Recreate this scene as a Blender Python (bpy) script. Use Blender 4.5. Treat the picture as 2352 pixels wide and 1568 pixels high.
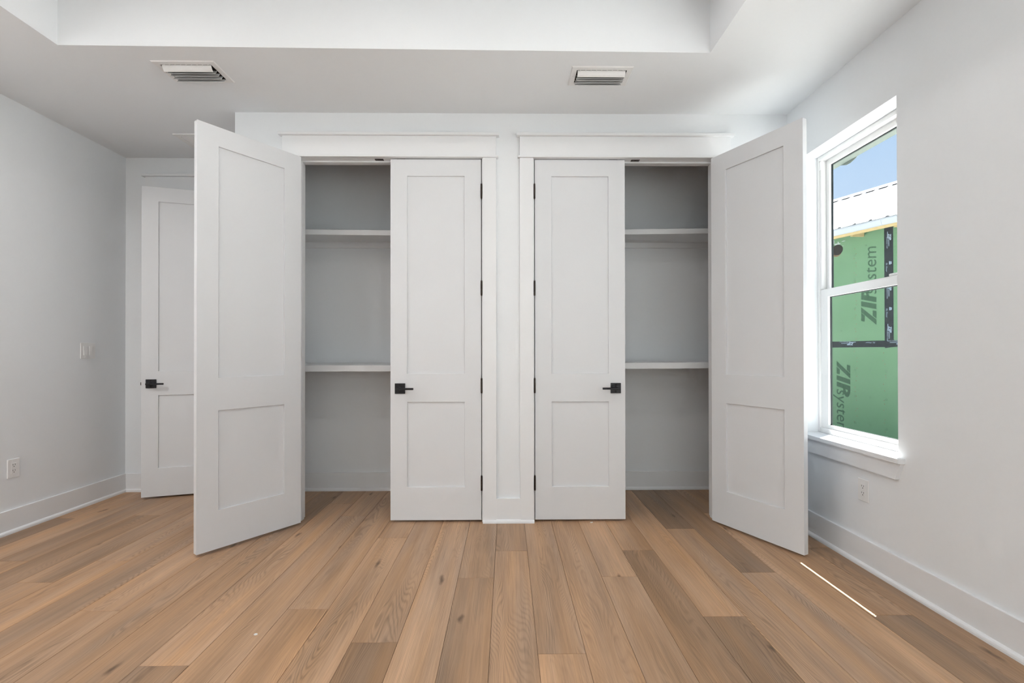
import bpy, bmesh, math, random
from mathutils import Vector, Matrix

random.seed(7)
for o in list(bpy.data.objects):
    bpy.data.objects.remove(o, do_unlink=True)
sc = bpy.context.scene
COL = sc.collection

# ------------------------------------------------------------------ camera
F_PX, CAM_Y, CAM_Z = 1061.71, -3.1201, 1.1394
YAW, PITCH, ROLL, SHIFT_PX = -0.0111, 0.0045, -0.0012, 21.07
cam_data = bpy.data.cameras.new('camera')
cam_data.sensor_fit = 'HORIZONTAL'
cam_data.sensor_width = 36.0
cam_data.lens = F_PX * 36.0 / 2352.0
cam_data.shift_y = SHIFT_PX / 2352.0
cam_data.clip_start = 0.05
cam_data.clip_end = 200
cam = bpy.data.objects.new('camera', cam_data)
COL.objects.link(cam)
fw = Vector((-math.sin(YAW) * math.cos(PITCH), math.cos(YAW) * math.cos(PITCH), math.sin(PITCH)))
rt = Vector((math.cos(YAW), math.sin(YAW), 0))
up = rt.cross(fw)
r2 = math.cos(ROLL) * rt + math.sin(ROLL) * up
u2 = -math.sin(ROLL) * rt + math.cos(ROLL) * up
m = Matrix((r2, u2, -fw)).transposed().to_4x4()
m.translation = (0, CAM_Y, CAM_Z)
cam.matrix_world = m
sc.camera = cam

# ------------------------------------------------------------------ world, sun, exposure
SKY_STRENGTH = 0.95
SUN_STRENGTH = 27.5
LAMP_W = 3.4
sc.view_settings.view_transform = 'Standard'
sc.view_settings.look = 'None'
sc.view_settings.gamma = 1.0
sc.view_settings.use_curve_mapping = False
sc.view_settings.exposure = 0.15
sc.cycles.use_adaptive_sampling = True
sc.cycles.adaptive_threshold = 0.12
sc.cycles.adaptive_min_samples = 16
sc.cycles.caustics_reflective = False
sc.cycles.caustics_refractive = False
sc.cycles.glossy_bounces = 2
sc.cycles.transmission_bounces = 2
sc.cycles.light_sampling_threshold = 0.03

world = bpy.data.worlds.new('sky')
sc.world = world
world.use_nodes = True
wn, wl = world.node_tree.nodes, world.node_tree.links
wn.clear()
w_out = wn.new('ShaderNodeOutputWorld')
w_bg = wn.new('ShaderNodeBackground')
w_tc = wn.new('ShaderNodeTexCoord')
w_sep = wn.new('ShaderNodeSeparateXYZ')
w_rmp = wn.new('ShaderNodeValToRGB')
w_rmp.color_ramp.elements[0].position = 0.0
w_rmp.color_ramp.elements[0].color = (0.70, 0.80, 0.95, 1)
w_rmp.color_ramp.elements[1].position = 1.0
w_rmp.color_ramp.elements[1].color = (0.40, 0.56, 0.88, 1)
e_ = w_rmp.color_ramp.elements.new(0.35)
e_.color = (0.50, 0.67, 0.93, 1)
wl.new(w_tc.outputs['Generated'], w_sep.inputs[0])
wl.new(w_sep.outputs['Z'], w_rmp.inputs[0])
wl.new(w_rmp.outputs[0], w_bg.inputs['Color'])
w_bg.inputs['Strength'].default_value = SKY_STRENGTH
wl.new(w_bg.outputs[0], w_out.inputs['Surface'])

SUN_DIR = Vector((-0.44, -0.352, -1.0)).normalized()
sun_data = bpy.data.lights.new('sun', 'SUN')
sun_data.energy = SUN_STRENGTH
sun_data.color = (1.0, 0.98, 0.96)
sun_data.angle = math.radians(0.12)
sun = bpy.data.objects.new('sun', sun_data)
sun.rotation_euler = SUN_DIR.to_track_quat('-Z', 'Y').to_euler()
sun.location = (8, 6, 16)
COL.objects.link(sun)

# ------------------------------------------------------------------ materials
def new_mat(name):
    mt = bpy.data.materials.new(name)
    mt.use_nodes = True
    nt = mt.node_tree
    return mt, nt, nt.nodes['Principled BSDF']

def paint(name, col, rough=0.5, var=0.015, bump=0.02, scale=40, metallic=0.0, spec=0.4):
    mt, nt, b = new_mat(name)
    N, L = nt.nodes, nt.links
    tc = N.new('ShaderNodeTexCoord')
    ns = N.new('ShaderNodeTexNoise')
    ns.inputs['Scale'].default_value = scale
    ns.inputs['Detail'].default_value = 1
    L.new(tc.outputs['Object'], ns.inputs['Vector'])
    rp = N.new('ShaderNodeValToRGB')
    rp.color_ramp.elements[0].color = tuple(max(0, c * (1 - var)) for c in col) + (1,)
    rp.color_ramp.elements[1].color = tuple(min(1, c * (1 + var)) for c in col) + (1,)
    L.new(ns.outputs['Fac'], rp.inputs[0])
    L.new(rp.outputs[0], b.inputs['Base Color'])
    b.inputs['Roughness'].default_value = rough
    b.inputs['Metallic'].default_value = metallic
    b.inputs['Specular IOR Level'].default_value = spec
    if bump > 0:
        bp = N.new('ShaderNodeBump')
        bp.inputs['Strength'].default_value = bump
        bp.inputs['Distance'].default_value = 0.002
        L.new(ns.outputs['Fac'], bp.inputs['Height'])
        L.new(bp.outputs[0], b.inputs['Normal'])
    return mt

M = {}
M['wall'] = paint('wall_paint', (0.850, 0.873, 0.897), 0.7, 0.008, 0.0, 60, spec=0.25)
M['ceiling'] = paint('ceiling_paint', (0.850, 0.873, 0.897), 0.8, 0.006, 0.0, 60, spec=0.2)
M['trim'] = paint('trim_paint', (0.85, 0.862, 0.88), 0.42, 0.006, 0.0, 60, spec=0.4)
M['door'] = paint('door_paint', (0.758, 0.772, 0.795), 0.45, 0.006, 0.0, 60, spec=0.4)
M['vinyl'] = paint('window_vinyl', (0.86, 0.86, 0.86), 0.35, 0.004, 0.0, 20, spec=0.5)
M['plastic'] = paint('white_plastic', (0.86, 0.86, 0.86), 0.35, 0.004, 0.0, 20, spec=0.5)
M['vent'] = paint('vent_enamel', (0.83, 0.83, 0.83), 0.4, 0.004, 0.0, 20, spec=0.45)
M['black'] = paint('matte_black_metal', (0.012, 0.012, 0.016), 0.42, 0.1, 0.0, 30, metallic=0.2, spec=0.5)
M['bronze'] = paint('oiled_bronze', (0.05, 0.038, 0.032), 0.32, 0.15, 0.0, 40, metallic=0.75)
M['dark'] = paint('dark_void', (0.015, 0.013, 0.012), 0.9, 0.1, 0.0, 20)
M['gasket'] = paint('black_gasket', (0.012, 0.018, 0.02), 0.5, 0.1, 0.0, 20)
M['subfloor'] = paint('subfloor', (0.045, 0.028, 0.018), 0.9, 0.1, 0.0, 20)
M['soffit'] = paint('primed_soffit', (0.125, 0.15, 0.132), 0.7, 0.03, 0.05, 12)
M['stucco'] = paint('exterior_siding', (0.55, 0.55, 0.545), 0.8, 0.03, 0.05, 12)
M['concrete'] = paint('patio_concrete', (0.40, 0.397, 0.39), 0.9, 0.06, 0.1, 5)
M['ground'] = paint('sandy_ground', (0.64, 0.63, 0.61), 0.95, 0.12, 0.3, 3)
M['metal_roof'] = paint('white_metal_roof', (0.85, 0.86, 0.88), 0.35, 0.01, 0.0, 5)
M['gutter'] = paint('grey_metal_edge', (0.30, 0.33, 0.36), 0.5, 0.02, 0.0, 8, spec=0.4)
M['lumber'] = paint('pine_lumber', (0.40, 0.31, 0.15), 0.75, 0.12, 0.1, 9)
M['screw'] = paint('roof_screw', (0.12, 0.13, 0.15), 0.5, 0.1, 0.0, 9)
M['osb'] = paint('bare_osb', (0.13, 0.09, 0.05), 0.85, 0.2, 0.1, 30)
M['tape'] = paint('black_seam_tape', (0.011, 0.015, 0.017), 0.6, 0.5, 0.15, 14, spec=0.25)
M['print_dark'] = paint('dark_green_print', (0.030, 0.072, 0.038), 0.8, 0.12, 0.0, 60)
M['print_white'] = paint('pale_print', (0.22, 0.28, 0.34), 0.7, 0.1, 0.0, 30)
M['putty'] = paint('white_overspray', (0.33, 0.38, 0.37), 0.8, 0.1, 0.2, 30)
M['chip'] = paint('paint_flake', (0.85, 0.85, 0.83), 0.7, 0.05, 0.0, 30)

def green_mat():
    mt, nt, b = new_mat('green_sheathing')
    N, L = nt.nodes, nt.links
    tc = N.new('ShaderNodeTexCoord')
    n1 = N.new('ShaderNodeTexNoise'); n1.inputs['Scale'].default_value = 1.6; n1.inputs['Detail'].default_value = 4
    n2 = N.new('ShaderNodeTexNoise'); n2.inputs['Scale'].default_value = 70; n2.inputs['Detail'].default_value = 3
    L.new(tc.outputs['Object'], n1.inputs['Vector']); L.new(tc.outputs['Object'], n2.inputs['Vector'])
    ad = N.new('ShaderNodeMath'); ad.operation = 'ADD'
    L.new(n1.outputs['Fac'], ad.inputs[0])
    mu = N.new('ShaderNodeMath'); mu.operation = 'MULTIPLY'; mu.inputs[1].default_value = 0.35
    L.new(n2.outputs['Fac'], mu.inputs[0]); L.new(mu.outputs[0], ad.inputs[1])
    rp = N.new('ShaderNodeValToRGB')
    rp.color_ramp.elements[0].position = 0.35; rp.color_ramp.elements[0].color = (0.080, 0.170, 0.086, 1)
    rp.color_ramp.elements[1].position = 0.95; rp.color_ramp.elements[1].color = (0.104, 0.200, 0.110, 1)
    L.new(ad.outputs[0], rp.inputs[0]); L.new(rp.outputs[0], b.inputs['Base Color'])
    b.inputs['Roughness'].default_value = 0.7
    return mt
M['green'] = green_mat()

def glass_mat():
    mt = bpy.data.materials.new('window_glass')
    mt.use_nodes = True
    N, L = mt.node_tree.nodes, mt.node_tree.links
    N.clear()
    out = N.new('ShaderNodeOutputMaterial')
    tr = N.new('ShaderNodeBsdfTransparent'); tr.inputs['Color'].default_value = (0.97, 0.99, 0.98, 1)
    gl = N.new('ShaderNodeBsdfGlossy'); gl.inputs['Roughness'].default_value = 0.02
    tc = N.new('ShaderNodeTexCoord'); ns = N.new('ShaderNodeTexNoise'); ns.inputs['Scale'].default_value = 2.0
    L.new(tc.outputs['Object'], ns.inputs['Vector'])
    mr = N.new('ShaderNodeMapRange'); mr.inputs['To Min'].default_value = 0.012; mr.inputs['To Max'].default_value = 0.022
    L.new(ns.outputs['Fac'], mr.inputs['Value'])
    mx = N.new('ShaderNodeMixShader')
    L.new(mr.outputs[0], mx.inputs[0]); L.new(tr.outputs[0], mx.inputs[1]); L.new(gl.outputs[0], mx.inputs[2])
    L.new(mx.outputs[0], out.inputs['Surface'])
    return mt
M['glass'] = glass_mat()

def lamp_mat():
    mt, nt, b = new_mat('lamp_lens')
    b.inputs['Base Color'].default_value = (0.9, 0.9, 0.88, 1)
    b.inputs['Emission Color'].default_value = (1.0, 0.90, 0.78, 1)
    b.inputs['Emission Strength'].default_value = 4.0
    return mt
M['lamp'] = lamp_mat()

def wood_mat():
    mt, nt, b = new_mat('oak_plank')
    N, L = nt.nodes, nt.links
    def math_(op, a, c=None, v=None):
        n = N.new('ShaderNodeMath'); n.operation = op
        if hasattr(a, 'links') or not isinstance(a, (int, float)):
            L.new(a, n.inputs[0])
        else:
            n.inputs[0].default_value = a
        if c is not None:
            if isinstance(c, (int, float)):
                n.inputs[1].default_value = c
            else:
                L.new(c, n.inputs[1])
        return n.outputs[0]
    def vmul(src, vec):
        n = N.new('ShaderNodeVectorMath'); n.operation = 'MULTIPLY'
        L.new(src, n.inputs[0]); n.inputs[1].default_value = vec
        return n.outputs[0]
    def noise(src, scale, detail=3, rough=0.5):
        n = N.new('ShaderNodeTexNoise')
        n.inputs['Scale'].default_value = scale; n.inputs['Detail'].default_value = detail
        n.inputs['Roughness'].default_value = rough
        L.new(src, n.inputs['Vector'])
        return n.outputs['Fac']
    tc = N.new('ShaderNodeTexCoord')
    oi = N.new('ShaderNodeObjectInfo')
    cmb = N.new('ShaderNodeCombineXYZ')
    L.new(math_('MULTIPLY', oi.outputs['Random'], 37.0), cmb.inputs[0])
    L.new(math_('MULTIPLY', oi.outputs['Random'], 91.0), cmb.inputs[1])
    L.new(math_('MULTIPLY', oi.outputs['Random'], 53.0), cmb.inputs[2])
    add = N.new('ShaderNodeVectorMath'); add.operation = 'ADD'
    L.new(tc.outputs['Object'], add.inputs[0]); L.new(cmb.outputs[0], add.inputs[1])
    v = add.outputs[0]
    sep = N.new('ShaderNodeSeparateXYZ'); L.new(v, sep.inputs[0])
    low = noise(vmul(v, (5.0, 0.75, 1.0)), 1.0, 2, 0.45)
    mid = noise(vmul(v, (40.0, 9.0, 1.0)), 1.0, 2, 0.5)
    # growth rings: warped distance, sine bands -> cathedral arches
    d = math_('ADD', sep.outputs['X'], math_('MULTIPLY', math_('SUBTRACT', low, 0.5), 0.42))
    d = math_('ADD', d, math_('MULTIPLY', math_('SUBTRACT', mid, 0.5), 0.0026))
    rings = math_('SINE', math_('MULTIPLY', d, 900.0))
    rings = math_('ADD', math_('MULTIPLY', rings, 0.5), 0.5)
    rings = math_('POWER', rings, 2.2)
    # where the arches show strongly
    mask = noise(vmul(v, (7.0, 1.1, 1.0)), 1.0, 2)
    mr = N.new('ShaderNodeMapRange'); mr.inputs['From Min'].default_value = 0.42; mr.inputs['From Max'].default_value = 0.64
    L.new(mask, mr.inputs['Value'])
    ringf = math_('MULTIPLY', rings, math_('ADD', math_('MULTIPLY', mr.outputs[0], 0.75), 0.2))
    # straight fibre
    fib = noise(vmul(v, (420.0, 9.0, 1.0)), 1.0, 3, 0.6)
    fib2 = noise(vmul(v, (110.0, 2.2, 1.0)), 1.0, 3, 0.55)
    broad = noise(vmul(v, (9.0, 1.0, 1.0)), 1.0, 3, 0.5)
    # knots
    vo = N.new('ShaderNodeTexVoronoi'); vo.voronoi_dimensions = '2D'; vo.inputs['Scale'].default_value = 1.0
    dv = N.new('ShaderNodeVectorMath'); dv.operation = 'ADD'
    L.new(vmul(v, (3.6, 1.15, 0.0)), dv.inputs[0])
    nz = N.new('ShaderNodeTexNoise'); nz.inputs['Scale'].default_value = 14; L.new(v, nz.inputs['Vector'])
    sb = N.new('ShaderNodeVectorMath'); sb.operation = 'SCALE'; sb.inputs['Scale'].default_value = 0.10
    L.new(nz.outputs['Color'], sb.inputs[0]); L.new(sb.outputs[0], dv.inputs[1])
    L.new(dv.outputs[0], vo.inputs['Vector'])
    kn = N.new('ShaderNodeMapRange'); kn.inputs['From Min'].default_value = 0.01; kn.inputs['From Max'].default_value = 0.060
    kn.inputs['To Min'].default_value = 1.0; kn.inputs['To Max'].default_value = 0.0
    L.new(vo.outputs['Distance'], kn.inputs['Value'])
    vsep = N.new('ShaderNodeSeparateColor'); L.new(vo.outputs['Color'], vsep.inputs[0])
    knot = math_('MULTIPLY', math_('POWER', kn.outputs[0], 1.4), math_('GREATER_THAN', vsep.outputs[0], 0.45))
    # value factor
    val = math_('ADD', 1.10, math_('MULTIPLY', math_('SUBTRACT', broad, 0.5), 0.95))
    val = math_('ADD', val, math_('MULTIPLY', math_('SUBTRACT', fib, 0.5), 0.50))
    val = math_('ADD', val, math_('MULTIPLY', math_('SUBTRACT', fib2, 0.5), 0.55))
    val = math_('SUBTRACT', val, math_('MULTIPLY', ringf, 0.30))
    val = math_('MULTIPLY', val, math_('SUBTRACT', 1.0, math_('MULTIPLY', knot, 0.25)))
    # hue: greyish sap areas against red-brown ones
    mixc = N.new('ShaderNodeMix'); mixc.data_type = 'RGBA'; mixc.blend_type = 'MULTIPLY'
    mixc.inputs['Factor'].default_value = 1.0
    hue = N.new('ShaderNodeValToRGB')
    hue.color_ramp.elements[0].position = 0.3; hue.color_ramp.elements[0].color = (1.07, 0.97, 0.86, 1)
    hue.color_ramp.elements[1].position = 0.7; hue.color_ramp.elements[1].color = (0.97, 0.985, 1.06, 1)
    L.new(noise(vmul(v, (11.0, 0.8, 3.0)), 1.0, 2), hue.inputs[0])
    L.new(oi.outputs['Color'], mixc.inputs['A']); L.new(hue.outputs[0], mixc.inputs['B'])
    sc_ = N.new('ShaderNodeVectorMath'); sc_.operation = 'SCALE'
    L.new(mixc.outputs['Result'], sc_.inputs[0]); L.new(val, sc_.inputs['Scale'])
    kmx = N.new('ShaderNodeMix'); kmx.data_type = 'RGBA'
    L.new(math_('MULTIPLY', knot, 0.75), kmx.inputs['Factor']); L.new(sc_.outputs[0], kmx.inputs['A'])
    kmx.inputs['B'].default_value = (0.105, 0.058, 0.032, 1)
    L.new(kmx.outputs['Result'], b.inputs['Base Color'])
    b.inputs['Roughness'].default_value = 0.42
    b.inputs['Specular IOR Level'].default_value = 0.38
    bp = N.new('ShaderNodeBump'); bp.inputs['Strength'].default_value = 0.10; bp.inputs['Distance'].default_value = 0.001
    L.new(val, bp.inputs['Height']); L.new(bp.outputs[0], b.inputs['Normal'])
    return mt
M['oak'] = wood_mat()

# ------------------------------------------------------------------ helpers
def link(o, parent=None):
    COL.objects.link(o)
    if parent is not None:
        o.parent = parent
    return o

def tag(o, label=None, cat=None, group=None, kind=None):
    if label: o['label'] = label
    if cat: o['category'] = cat
    if group: o['group'] = group
    if kind: o['kind'] = kind
    return o

def empty(name, loc=(0, 0, 0), rz=0.0):
    o = bpy.data.objects.new(name, None)
    o.empty_display_size = 0.1
    o.location = loc
    o.rotation_euler = (0, 0, rz)
    return link(o)

def add_box(bm, a, b, bevel=0.0):
    x0, y0, z0 = (min(a[i], b[i]) for i in range(3))
    x1, y1, z1 = (max(a[i], b[i]) for i in range(3))
    vs = [bm.verts.new(c) for c in ((x0, y0, z0), (x1, y0, z0), (x1, y1, z0), (x0, y1, z0),
                                    (x0, y0, z1), (x1, y0, z1), (x1, y1, z1), (x0, y1, z1))]
    fs = [bm.faces.new([vs[i] for i in f]) for f in
          ((0, 3, 2, 1), (4, 5, 6, 7), (0, 1, 5, 4), (1, 2, 6, 5), (2, 3, 7, 6), (3, 0, 4, 7))]
    if bevel > 0:
        es = list({e for f in fs for e in f.edges})
        bmesh.ops.bevel(bm, geom=es, offset=bevel, segments=1, affect='EDGES', profile=0.5)

def add_prism(bm, pts, axis, a, b):
    """polygon pts in the two other axes (cyclic order), extruded from a to b along axis"""
    def mk(p, t):
        if axis == 0: return (t, p[0], p[1])
        if axis == 1: return (p[0], t, p[1])
        return (p[0], p[1], t)
    v0 = [bm.verts.new(mk(p, a)) for p in pts]
    v1 = [bm.verts.new(mk(p, b)) for p in pts]
    n = len(pts)
    bm.faces.new(v0); bm.faces.new(list(reversed(v1)))
    for i in range(n):
        bm.faces.new([v0[i], v1[i], v1[(i + 1) % n], v0[(i + 1) % n]])

def add_cyl(bm, c, r, h, axis=2, seg=20, r2=None):
    r2 = r if r2 is None else r2
    rot = {2: Matrix.Identity(4), 0: Matrix.Rotation(math.pi / 2, 4, 'Y'), 1: Matrix.Rotation(-math.pi / 2, 4, 'X')}[axis]
    bmesh.ops.create_cone(bm, cap_ends=True, segments=seg, radius1=r, radius2=r2, depth=h,
                          matrix=Matrix.Translation(c) @ rot)

def obj(name, bm, mat, parent=None, loc=None, smooth=False):
    bmesh.ops.recalc_face_normals(bm, faces=bm.faces[:])
    me = bpy.data.meshes.new(name)
    bm.to_mesh(me); bm.free()
    me.materials.append(M[mat])
    if smooth:
        for p in me.polygons: p.use_smooth = True
    o = bpy.data.objects.new(name, me)
    if loc: o.location = loc
    return link(o, parent)

def boxes(name, lst, mat, parent=None, bevel=0.0, loc=None):
    bm = bmesh.new()
    for a, b in lst: add_box(bm, a, b, bevel)
    return obj(name, bm, mat, parent, loc)

def text_mesh(name, body, size, mat, parent, mtx, shear=0.0, extrude=0.0005, offset=0.0, width=None):
    cu = bpy.data.curves.new(name, 'FONT')
    cu.body = body; cu.size = size; cu.shear = shear; cu.extrude = extrude; cu.offset = offset
    cu.resolution_u = 3
    tmp = bpy.data.objects.new(name + '_src', cu)
    COL.objects.link(tmp)
    bpy.context.view_layer.update()
    me = bpy.data.meshes.new_from_object(tmp.evaluated_get(bpy.context.evaluated_depsgraph_get()))
    bpy.data.objects.remove(tmp, do_unlink=True)
    bpy.data.curves.remove(cu)
    xs = [v.co.x for v in me.vertices]
    if width:
        k = width / (max(xs) - min(xs)); x0 = min(xs)
        for v in me.vertices: v.co.x = (v.co.x - x0) * k
    me.materials.clear(); me.materials.append(M[mat])
    me.name = name
    o = bpy.data.objects.new(name, me)
    link(o, parent)
    o.matrix_local = mtx
    return o

def struct(o, label=None, cat=None):
    return tag(o, label, cat, kind='structure')

# ------------------------------------------------------------------ key dimensions
XL, XR, HC = -1.825, 1.9075, 2.757          # closet block side, right wall, ceiling
XW, YB = -3.154, 0.738                      # left wall, far wall
WT = 0.115                                  # partition thickness
YREAR = -5.30
TRAY_TOP = 3.05
XO = 2.09                                   # outside face of right wall

# ------------------------------------------------------------------ shell
# floor base + planks
base = boxes('floor', [((XW - 0.3, YREAR - 0.2, -0.32), (XO, 2.1, -0.012))], 'subfloor')
struct(base, 'wide oak-look plank floor running toward the closets', 'floor')

PITCH_X, X_0 = 0.1825, -0.0665
PLANK_L = 1.81
joints = {0: -.457, -1: -.773, 3: -.767, 4: -.455, 1: -1.367, -4: -.26, -3: -1.289, 6: -.137, -5: -1.048,
          -7: -1.415, -12: -.555, -8: -.298, -13: -.79, -17: .112, -14: .164, 7: -.733, 5: -1.128, 9: -1.128,
          10: -.434, 2: .12, 8: .15, -2: .14, -6: .13, -9: -1.55, -10: -1.05, -11: .35, -15: -.55, -16: -.95, -18: 0.3}
LIGHT, MIDL, MID, MIDD, DARK = 1.20, 1.07, 1.0, 0.86, 0.66
# tone of the plank that spans just above (far side, 'u') or below (near side, 'd') the listed joint
tone = {(0, 'd'): MID, (0, 'u'): MIDD * 1.02, (-1, 'd'): MIDD * 1.03, (-1, 'u'): MIDD * 1.08, (3, 'u'): LIGHT * .98, (3, 'd'): MIDL * .98,
        (4, 'd'): MIDD * .92, (4, 'u'): MID * 1.03, (1, 'd'): LIGHT * .97, (1, 'u'): MID * 1.0, (2, 'd'): MID * 1.02, (-4, 'd'): MIDL, (-4, 'u'): MID,
        (-3, 'd'): DARK, (-3, 'u'): MID, (6, 'u'): MIDD * .86, (6, 'd'): MID * 1.05, (-5, 'd'): MIDL, (-5, 'u'): MIDL * .98,
        (-2, 'd'): LIGHT * .97, (-7, 'd'): MIDD * .96, (-7, 'u'): LIGHT * .95, (-6, 'd'): MID, (-12, 'd'): MIDL * .98, (-12, 'u'): MIDL, (-8, 'd'): MID * .95, (-8, 'u'): MIDD,
        (-13, 'd'): MID, (-13, 'u'): MID * .9, (-17, 'd'): MIDD * .85, (-17, 'u'): MID, (-14, 'd'): MIDD * .88, (-14, 'u'): MID,
        (7, 'u'): DARK * 1.06, (7, 'd'): MIDL * .97, (5, 'd'): MIDD * .88, (5, 'u'): MIDL * 1.02, (9, 'd'): MIDD * .92, (9, 'u'): MID * .98,
        (10, 'd'): MIDD * .95, (10, 'u'): MID, (8, 'd'): LIGHT * .97, (-9, 'u'): MIDD, (-10, 'u'): MIDL * .95, (-11, 'd'): MIDD, (-15, 'u'): MIDD, (-16, 'u'): MID}
OAK = (0.428, 0.279, 0.171)
plank_meshes = {}
def plank(x0, x1, y0, y1, t, k):
    g = 0.0006
    w, l = x1 - x0 - 2 * g, y1 - y0 - 2 * g
    key = (round(w, 4), round(l, 3))
    if key not in plank_meshes:
        bm = bmesh.new()
        c = 0.0011
        lo = [(-w / 2, -l / 2), (w / 2, -l / 2), (w / 2, l / 2), (-w / 2, l / 2)]
        hi = [(-w / 2 + c, -l / 2 + c), (w / 2 - c, -l / 2 + c), (w / 2 - c, l / 2 - c), (-w / 2 + c, l / 2 - c)]
        a = [bm.verts.new((p[0], p[1], -0.012)) for p in lo]
        b = [bm.verts.new((p[0], p[1], -0.0009)) for p in lo]
        d = [bm.verts.new((p[0], p[1], 0.0)) for p in hi]
        bm.faces.new(a[::-1]); bm.faces.new(d)
        for i in range(4):
            j = (i + 1) % 4
            bm.faces.new([a[i], a[j], b[j], b[i]]); bm.faces.new([b[i], b[j], d[j], d[i]])
        bmesh.ops.recalc_face_normals(bm, faces=bm.faces[:])
        me = bpy.data.meshes.new('floor_plank'); bm.to_mesh(me); bm.free(); me.materials.append(M['oak'])
        plank_meshes[key] = me
    o = bpy.data.objects.new('floor_plank', plank_meshes[key])
    o.location = ((x0 + x1) / 2, (y0 + y1) / 2, 0)
    rr = random.Random(int(k * 1000 + y0 * 77))
    wob = rr.uniform(-0.02, 0.02)
    o.color = (OAK[0] * t * (1 + wob), OAK[1] * t, OAK[2] * t * (1 - 1.5 * wob), 1)
    link(o, base)
    return o

for k in range(-18, 12):
    x0, x1 = X_0 + k * PITCH_X, X_0 + (k + 1) * PITCH_X
    x0, x1 = max(x0, XW - 0.02), min(x1, XR + 0.02)
    if x1 - x0 < 0.02: continue
    j0 = joints.get(k, random.uniform(-1, 0.3))
    ys = [YREAR]
    n0 = math.ceil((YREAR + 0.05 - j0) / PLANK_L)
    y = j0 + n0 * PLANK_L
    while y < 1.95:
        ys.append(y); y += PLANK_L
    ys.append(2.05)
    for a, b in zip(ys[:-1], ys[1:]):
        if abs(a - j0) < 1e-4: t = tone.get((k, 'u'))
        elif abs(b - j0) < 1e-4: t = tone.get((k, 'd'))
        else: t = None
        if t is None: t = random.Random(k * 31 + int(a * 100)).uniform(0.86, 1.12)
        plank(x0, x1, a, b, t, k)

# ceiling with raised tray
bm = bmesh.new()
tl, tr, tyb = (-2.357, -0.675), (1.10, -0.643), -4.55
add_box(bm, (XW - 0.2, YREAR - 0.2, HC), (tl[0], 2.1, TRAY_TOP + 0.1))
add_box(bm, (tr[0], YREAR - 0.2, HC), (XO, 2.1, TRAY_TOP + 0.1))
add_prism(bm, [(tl[0], tl[1]), (tr[0], tr[1]), (tr[0], 2.1), (tl[0], 2.1)], 2, HC, TRAY_TOP + 0.1)
add_box(bm, (tl[0], YREAR - 0.2, HC), (tr[0], tyb, TRAY_TOP + 0.1))
add_box(bm, (tl[0] - 0.02, tyb - 0.02, TRAY_TOP), (tr[0] + 0.02, tl[1] + 0.05, TRAY_TOP + 0.12))
ceil = struct(obj('ceiling', bm, 'ceiling'), 'white ceiling with a raised rectangular tray', 'ceiling')

def wall(name, lst, label):
    return struct(boxes(name, lst, 'wall'), label, 'wall')

wall('wall_left', [((XW - 0.15, YREAR - 0.15, 0), (XW, 2.0, HC))], 'white wall carrying the double light switch')
# closet front wall with two openings
OL0, OL1, OR0, OR1, OH = -1.4045, -0.1675, 0.1845, 1.4175, 2.4505
jt = 0.019
wall('wall_closet_front', [((XL, 0, 0), (OL0 - jt, WT, HC)), ((OL1 + jt, 0, 0), (OR0 - jt, WT, HC)),
                           ((OR1 + jt, 0, 0), (XR, WT, HC)),
                           ((OL0 - jt, 0, OH + jt), (OL1 + jt, WT, HC)), ((OR0 - jt, 0, OH + jt), (OR1 + jt, WT, HC))],
     'white closet wall with two double-door openings')
wall('wall_closet_side', [((XL, WT, 0), (XL + WT, YB, HC))], 'white end wall of the closet by the recess')
wall('wall_closet_divider', [((-0.05, WT, 0), (0.065, YB, HC))], 'white partition between the two closets')
D3L, D3R = -2.883, -2.112
wall('wall_far', [((XW, YB, 0), (D3L - jt, YB + WT, HC)), ((D3R + jt, YB, 0), (XR, YB + WT, HC)),
                  ((D3L - jt, YB, OH + jt), (D3R + jt, YB + WT, HC))], 'white wall behind the closets with the bedroom door')
wall('wall_hall', [((XW, 1.9, 0), (-1.5, 2.0, HC)), ((-1.6, YB + WT, 0), (-1.5, 1.9, HC))], 'hall wall beyond the half-open door')

# right wall with windows
WIN = (-0.885, -0.147, 0.600, 2.397)
WIN2 = (-2.62, -1.70, 0.600, 2.397)
WIN3 = (-3.72, -2.80, 0.600, 2.397)
WIN4 = (-4.82, -3.90, 0.600, 2.397)
rw = []
for (y0, y1) in ((YREAR - 0.15, WIN4[0]), (WIN4[1], WIN3[0]), (WIN3[1], WIN2[0]), (WIN2[1], WIN[0]), (WIN[1], 2.0)):
    rw.append(((XR, y0, 0), (XO, y1, HC)))
for w in (WIN, WIN2, WIN3, WIN4):
    rw.append(((XR, w[0], 0), (XO, w[1], w[2])))
    rw.append(((XR, w[0], w[3]), (XO, w[1], HC)))
wall('wall_right', rw, 'white wall with the window looking at a green-sheathed house')
RD = (-1.1, 1.75, 0.02, 2.42)
wall('wall_rear', [((XW, YREAR - 0.15, 0), (RD[0], YREAR, HC)), ((RD[1], YREAR - 0.15, 0), (XR, YREAR, HC)),
                   ((RD[0], YREAR - 0.15, RD[3]), (RD[1], YREAR, HC))], 'white wall with wide glass sliding doors')

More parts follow.
